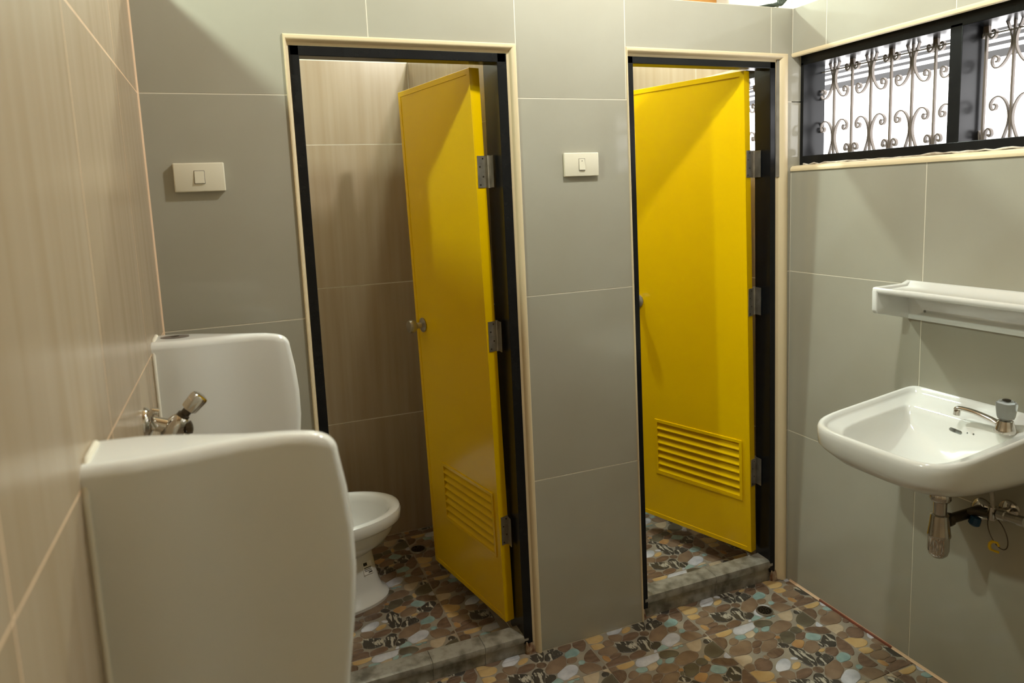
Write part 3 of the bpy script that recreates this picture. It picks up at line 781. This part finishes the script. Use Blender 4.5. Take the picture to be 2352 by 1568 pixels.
# bottle trap
to_ = Vector((1.895, -.735, 0))
trap = mk('bottle_trap', MB().lathe(to_ + Vector((0, 0, .655)), (0, 0, -1), [(.010, -.016), (.024, -.012), (.0265, -.006), (.0265, .004), (.022, .010), (.017, .012), (.0165, .052), (.010, .053)], 24), M['chrome'], wbn, smooth=40)
mk('trap_cup', MB().lathe(to_ + Vector((0, 0, .606)), (0, 0, -1), [(.014, -.004), (.0225, 0), (.0235, .006), (.0245, .020), (.0285, .052), (.0295, .056), (.0285, .061), (.0265, .064), (.0265, .100), (.0235, .112), (.015, .121), (.004, .124)], 28), M['chrome'], trap, smooth=35)
mk('outlet_pipe', MB().tube([to_ + Vector((.018, -.002, .585)), to_ + Vector((.05, -.003, .586)), Vector((W - .012, -.739, .588))], .0135, 16), M['darkmetal'], trap, smooth=50)
mk('outlet_flange', MB().lathe((W, -.739, .588), (-1, 0, 0), [(.032, 0), (.030, .006), (.017, .014), (.0145, .014)], 24), M['chrome'], trap, smooth=40)
mk('outlet_nut', MB().lathe(to_ + Vector((.024, -.002, .585)), (1, 0, 0), [(.014, 0), (.019, .001), (.019, .013), (.014, .014)], 10), M['darkmetal'], trap)

# angle valve with blue handle, hose to the tap, wire loop with a yellow tag
av = thing('angle_valve', (2.0, -.79, .58), 'chrome angle valve with blue handle on the tiled wall under the washbasin', 'valve')
mk('escutcheon', MB().lathe((W, -.812, .615), (-1, 0, 0), [(.028, 0), (.026, .006), (.014, .012)], 24), M['chrome'], av, smooth=40)
mk('body', MB().tube([(W - .01, -.812, .615), (2.02, -.812, .615), (1.992, -.806, .613)], [.010, .012, .013], 14)
   .tube([(2.0, -.806, .60), (2.0, -.806, .635)], [.012, .011], 14), M['chrome'], av, smooth=40)
mk('tee_pipe', MB().tube([(2.0, -.80, .610), (2.0, -.765, .602), (1.995, -.745, .596)], [.011, .010, .010], 12), M['darkmetal'], av, smooth=40)
tag(mk('handle', MB().lathe((1.994, -.764, .577), (-.2, .2, -1), [(.006, -.014), (.013, -.012), (.0145, 0), (.0145, .008), (.010, .012)], 10), M['blue'], av, smooth=30), 'dark blue plastic valve handle')
mk('coupling_nut', MB().lathe((2.0, -.84, .622), (0, -1, .1), [(.010, -.02), (.014, -.018), (.014, 0), (.011, .002), (.011, .03), (.014, .032), (.014, .05), (.008, .052)], 10), M['steel'], av)
mk('supply_hose', MB().tube([(2.0, -.806, .63), (2.0, -.804, .66), (1.995, -.80, .70), (1.985, -.815, .74), (1.976, -.835, .78), (1.973, -.844, .835)], .0055, 10), M['steel'], wbn, smooth=50)
loop = [(2.0 + .004 * math.sin(2 * PI * k / 24), -.822 + .030 * math.sin(2 * PI * k / 24 + .4), .568 + .040 * math.cos(2 * PI * k / 24)) for k in range(25)]
yt_ = thing('wire_tag', (2.0, -.815, .51), 'small yellow plastic tag on a wire loop hanging from the angle valve', 'tag')
mk('wire', MB().tube(loop, .0014, 6, False), M['darkmetal'], yt_, smooth=60)
mk('tag_clip', MB().tube([(1.997, -.812, .540), (1.996, -.806, .533), (1.996, -.805, .524), (1.996, -.808, .516)], .004, 8)
   .tube([(1.996, -.808, .516), (1.996, -.822, .517), (1.996, -.830, .518)], .003, 8).tube([(1.997, -.812, .540), (1.998, -.824, .541), (1.998, -.829, .533)], .0032, 8), M['yellowtag'], yt_, smooth=50)

# ------------------------------------------------------------------ ceramic shelf over the basin
ya, yb_ = -0.482, -0.985; xs0, xs1 = 1.915, W - .001
sh = thing('wall_shelf', ((xs0 + xs1) / 2, (ya + yb_) / 2, 1.10), 'white ceramic shelf with turned-down ends above the washbasin', 'shelf')
topm = MB()
profile = [(xs1, 1.182), (xs1, 1.2075), (xs1 - .006, 1.2085), (xs1 - .014, 1.203), (xs1 - .022, 1.193), (xs0 + .022, 1.190), (xs0 + .012, 1.194), (xs0 + .004, 1.198),
           (xs0, 1.195), (xs0 - .001, 1.186), (xs0 + .004, 1.180), (xs0 + .02, 1.178)]
topm.rings([[(x, ya - .002, z) for x, z in profile], [(x, yb_ + .002, z) for x, z in profile]])
mk('tray', topm, M['white'], sh, smooth=50)
for y0 in (ya, yb_ + .018):
    pr_ = [(xs1, 1.092), (xs1, 1.208), (xs1 - .012, 1.207), (xs1 - .03, 1.200), (xs0 + .008, 1.199), (xs0 + .001, 1.195), (xs0 - .002, 1.187), (xs0 - .001, 1.130), (xs0 + .004, 1.122), (xs0 + .012, 1.120)]
    mk('end_bracket', MB().rings([[(x, y0, z) for x, z in pr_], [(x, y0 - .018, z) for x, z in pr_]]), M['white'], sh, bevel=.004, bseg=3, smooth=40)
bplate = mk('back_plate', MB().box(xs1 - .014, xs1, yb_ + .004, ya - .004, 1.093, 1.186), M['white'], sh, bevel=.004, bseg=3, smooth=40)
boolean(bplate, MB().lathe((xs1 - .0135, -.552, 1.123), (-1, 0, 0), [(.0042, -.012), (.0042, .004)], 12).lathe((xs1 - .0135, -.915, 1.123), (-1, 0, 0), [(.0042, -.012), (.0042, .004)], 12))

# ------------------------------------------------------------------ light switches
def lswitch(x0, x1, z0, z1, depth, rk, label, tiltz=0.0):
    root = thing('light_switch', ((x0 + x1) / 2, 0, z0), label, 'light switch', 'single light switches on the stall wall')
    mk('plate', MB().box(x0, x1, -depth, 0.0, z0, z1), M['switch'], root, bevel=.003, bseg=3, smooth=40)
    cx, cz = (x0 + x1) / 2, (z0 + z1) / 2; w, h = rk
    mk('rocker_surround', MB().box(cx - w / 2 - .0012, cx + w / 2 + .0012, -depth - .0004, -depth + .002, cz - h / 2 - .0012, cz + h / 2 + .0012), M['greyrubber'], root)
    r = mk('rocker', MB().hexa([(cx - w / 2, -depth + .001, cz - h / 2), (cx + w / 2, -depth + .001, cz - h / 2), (cx + w / 2, -depth + .001, cz + h / 2), (cx - w / 2, -depth + .001, cz + h / 2)],
                               [(cx - w / 2, -depth - .0045, cz - h / 2), (cx + w / 2, -depth - .0045, cz - h / 2), (cx + w / 2, -depth - .0012, cz + h / 2), (cx - w / 2, -depth - .0012, cz + h / 2)]),
           M['switch'], root, bevel=.0008)
    return root, cx, cz, depth
lswitch(0.062, 0.182, 1.549, 1.622, .015, (.023, .031), 'ivory single light switch on the wall above the urinals')
rt, cx, cz, dp = lswitch(1.156, 1.276, 1.558, 1.631, .012, (.020, .034), 'ivory single light switch between the two doorways')
mk('indicator_dot', MB().lathe((cx, -dp - .0016, cz + .011), (0, -1, 0), [(.0016, 0), (.0016, .0008)], 10), M['greyrubber'], rt)

# ------------------------------------------------------------------ floor drains
def drain(x, y, r, z, label):
    root = thing('floor_drain', (x, y, z), label, 'drain')
    mk('rim', MB().lathe((x, y, z), (0, 0, 1), [(r, 0), (r, .003), (r * .95, .0055), (r * .84, .0055), (r * .82, .004), (r * .82, 0)], 32), M['steel'], root, smooth=40)
    mk('drain_cup', MB().lathe((x, y, z), (0, 0, 1), [(r * .83, -.0002), (r * .83, .0006), (.001, .0006)], 32), M['darkmetal'], root)
    grate = mk('grate', MB().lathe((x, y, z), (0, 0, 1), [(r * .83, .0035), (r * .83, .0050), (.001, .0054)], 32), M['darkmetal'], root)
    hl = MB(); pts = [(0, 0)] + [(.33, a * PI / 3) for a in range(6)] + [(.64, a * PI / 6 + .2) for a in range(12)]
    for q, a in pts: hl.lathe((x + r * q * math.cos(a), y + r * q * math.sin(a), z), (0, 0, 1), [(r * .10, .002), (r * .10, .008)], 8)
    boolean(grate, hl)
    return root
drain(1.834, -0.137, 0.030, 0.0, 'small round metal floor drain on the pebble tiles near the corner')
drain(0.82, 0.86, 0.036, 0.0, 'small round floor drain inside the stall with the toilet bowl')

# ------------------------------------------------------------------ lamps (bare bulbs hanging from the ceiling), timber, cables, louvres outside
def lamp(side, x, y, z, watts, col, label):
    root = thing('pendant_lamp_' + side + '_offscreen', (x, y, z), label, 'lamp', 'bare pendant bulbs under the ceiling')
    r = 0.042
    S = watts / (PI * 4 * PI * r * r)
    m = mat('lit_bulb_glass', (255, 255, 255), rough=0.3, emit=(col, S))
    bm = bmesh.new(); bmesh.ops.create_icosphere(bm, subdivisions=2, radius=r)
    me = bpy.data.meshes.new('bulb_' + side + '_offscreen'); bm.to_mesh(me); bm.free(); me.materials.append(m); me.shade_smooth()
    link(bpy.data.objects.new('bulb_' + side + '_offscreen', me), root)
    mk('lamp_holder', MB().lathe((x, y, z + .036), (0, 0, 1), [(.014, 0), (.017, .006), (.019, .03), (.016, .05), (.006, .056)], 18), M['switch'], root, smooth=40)
    mk('flex', MB().tube([(x, y, z + .09), (x, y, 3.69)], .003, 8), M['rubber'], root)
    mk('ceiling_rose', MB().lathe((x, y, 3.7), (0, 0, -1), [(.04, 0), (.038, .012), (.01, .022)], 20), M['switch'], root, smooth=40)
lamp('left', -0.42, -0.72, 2.50, LAMP_A, (238, 255, 240), 'bare bulb hanging beyond the beige urinal wall')
lamp('stalls', 1.13, 0.85, 2.87, LAMP_B, (240, 254, 244), 'bare bulb hanging over the partition between the stalls')
lamp('room', 1.21, -0.65, 2.60, LAMP_C, (252, 252, 246), 'bare bulb hanging in the room before the two doorways')

bm_ = thing('roof_timber', (2.0, .54, 2.2), 'orange-brown timber above the stall walls', 'beam')
mk('timber', MB().box(1.87, 2.13, .50, .58, 2.2, 2.36), M['wood'], bm_, bevel=.004)
mk('timber_strut', MB().box(1.95, 2.02, .50, .57, 2.36, 3.7), M['wood'], bm_, bevel=.004)
rng = random.Random(4)
cb = thing('cable_bundle', (2.03, 0.02, ZT), 'dark green cables lying on the corner where the tiled walls meet', 'cable')
for k in range(5):
    pts = [(1.93 + .02 * k, .05 + .006 * k, ZT + .006 + .003 * k), (1.98 + .012 * k, .03, ZT + .012 + rng.uniform(0, .012)), (2.03 + .004 * k, .02 + .01 * k, ZT + .016 + rng.uniform(0, .01)),
           (2.06 + .006 * k, .01 + .02 * k, ZT + .05 + .01 * k), (2.09 + .004 * k, .02 + .02 * k, ZT + .14 + .03 * k)]
    mk('cable', MB().tube(pts, .004, 8), M['cable'], cb, smooth=50)

# outside: horizontal grey slats of the neighbouring building's louvred eaves, a pink wall further off
lo = thing('louvre_screen', (3.0, .3, 1.95), 'grey horizontal louvre slats outside the grilled window', 'louvre')
for k, (z, h) in enumerate(((1.962, .030), (2.008, .013), (2.034, .014), (2.062, .010), (2.098, .012), (2.13, .014), (2.17, .010), (2.21, .016))):
    mk('slat', MB().hexa([(3.0, -2.0, z), (3.03, -2.0, z + .004), (3.03, -2.0, z + h + .004), (3.0, -2.0, z + h)], [(3.0, 3.0, z), (3.03, 3.0, z + .004), (3.03, 3.0, z + h + .004), (3.0, 3.0, z + h)]), M['slat'], lo)
for yy in (-1.9, 2.9):
    mk('post', MB().box(3.031, 3.06, yy, yy + .04, 1.95, 2.6), M['slat'], lo)
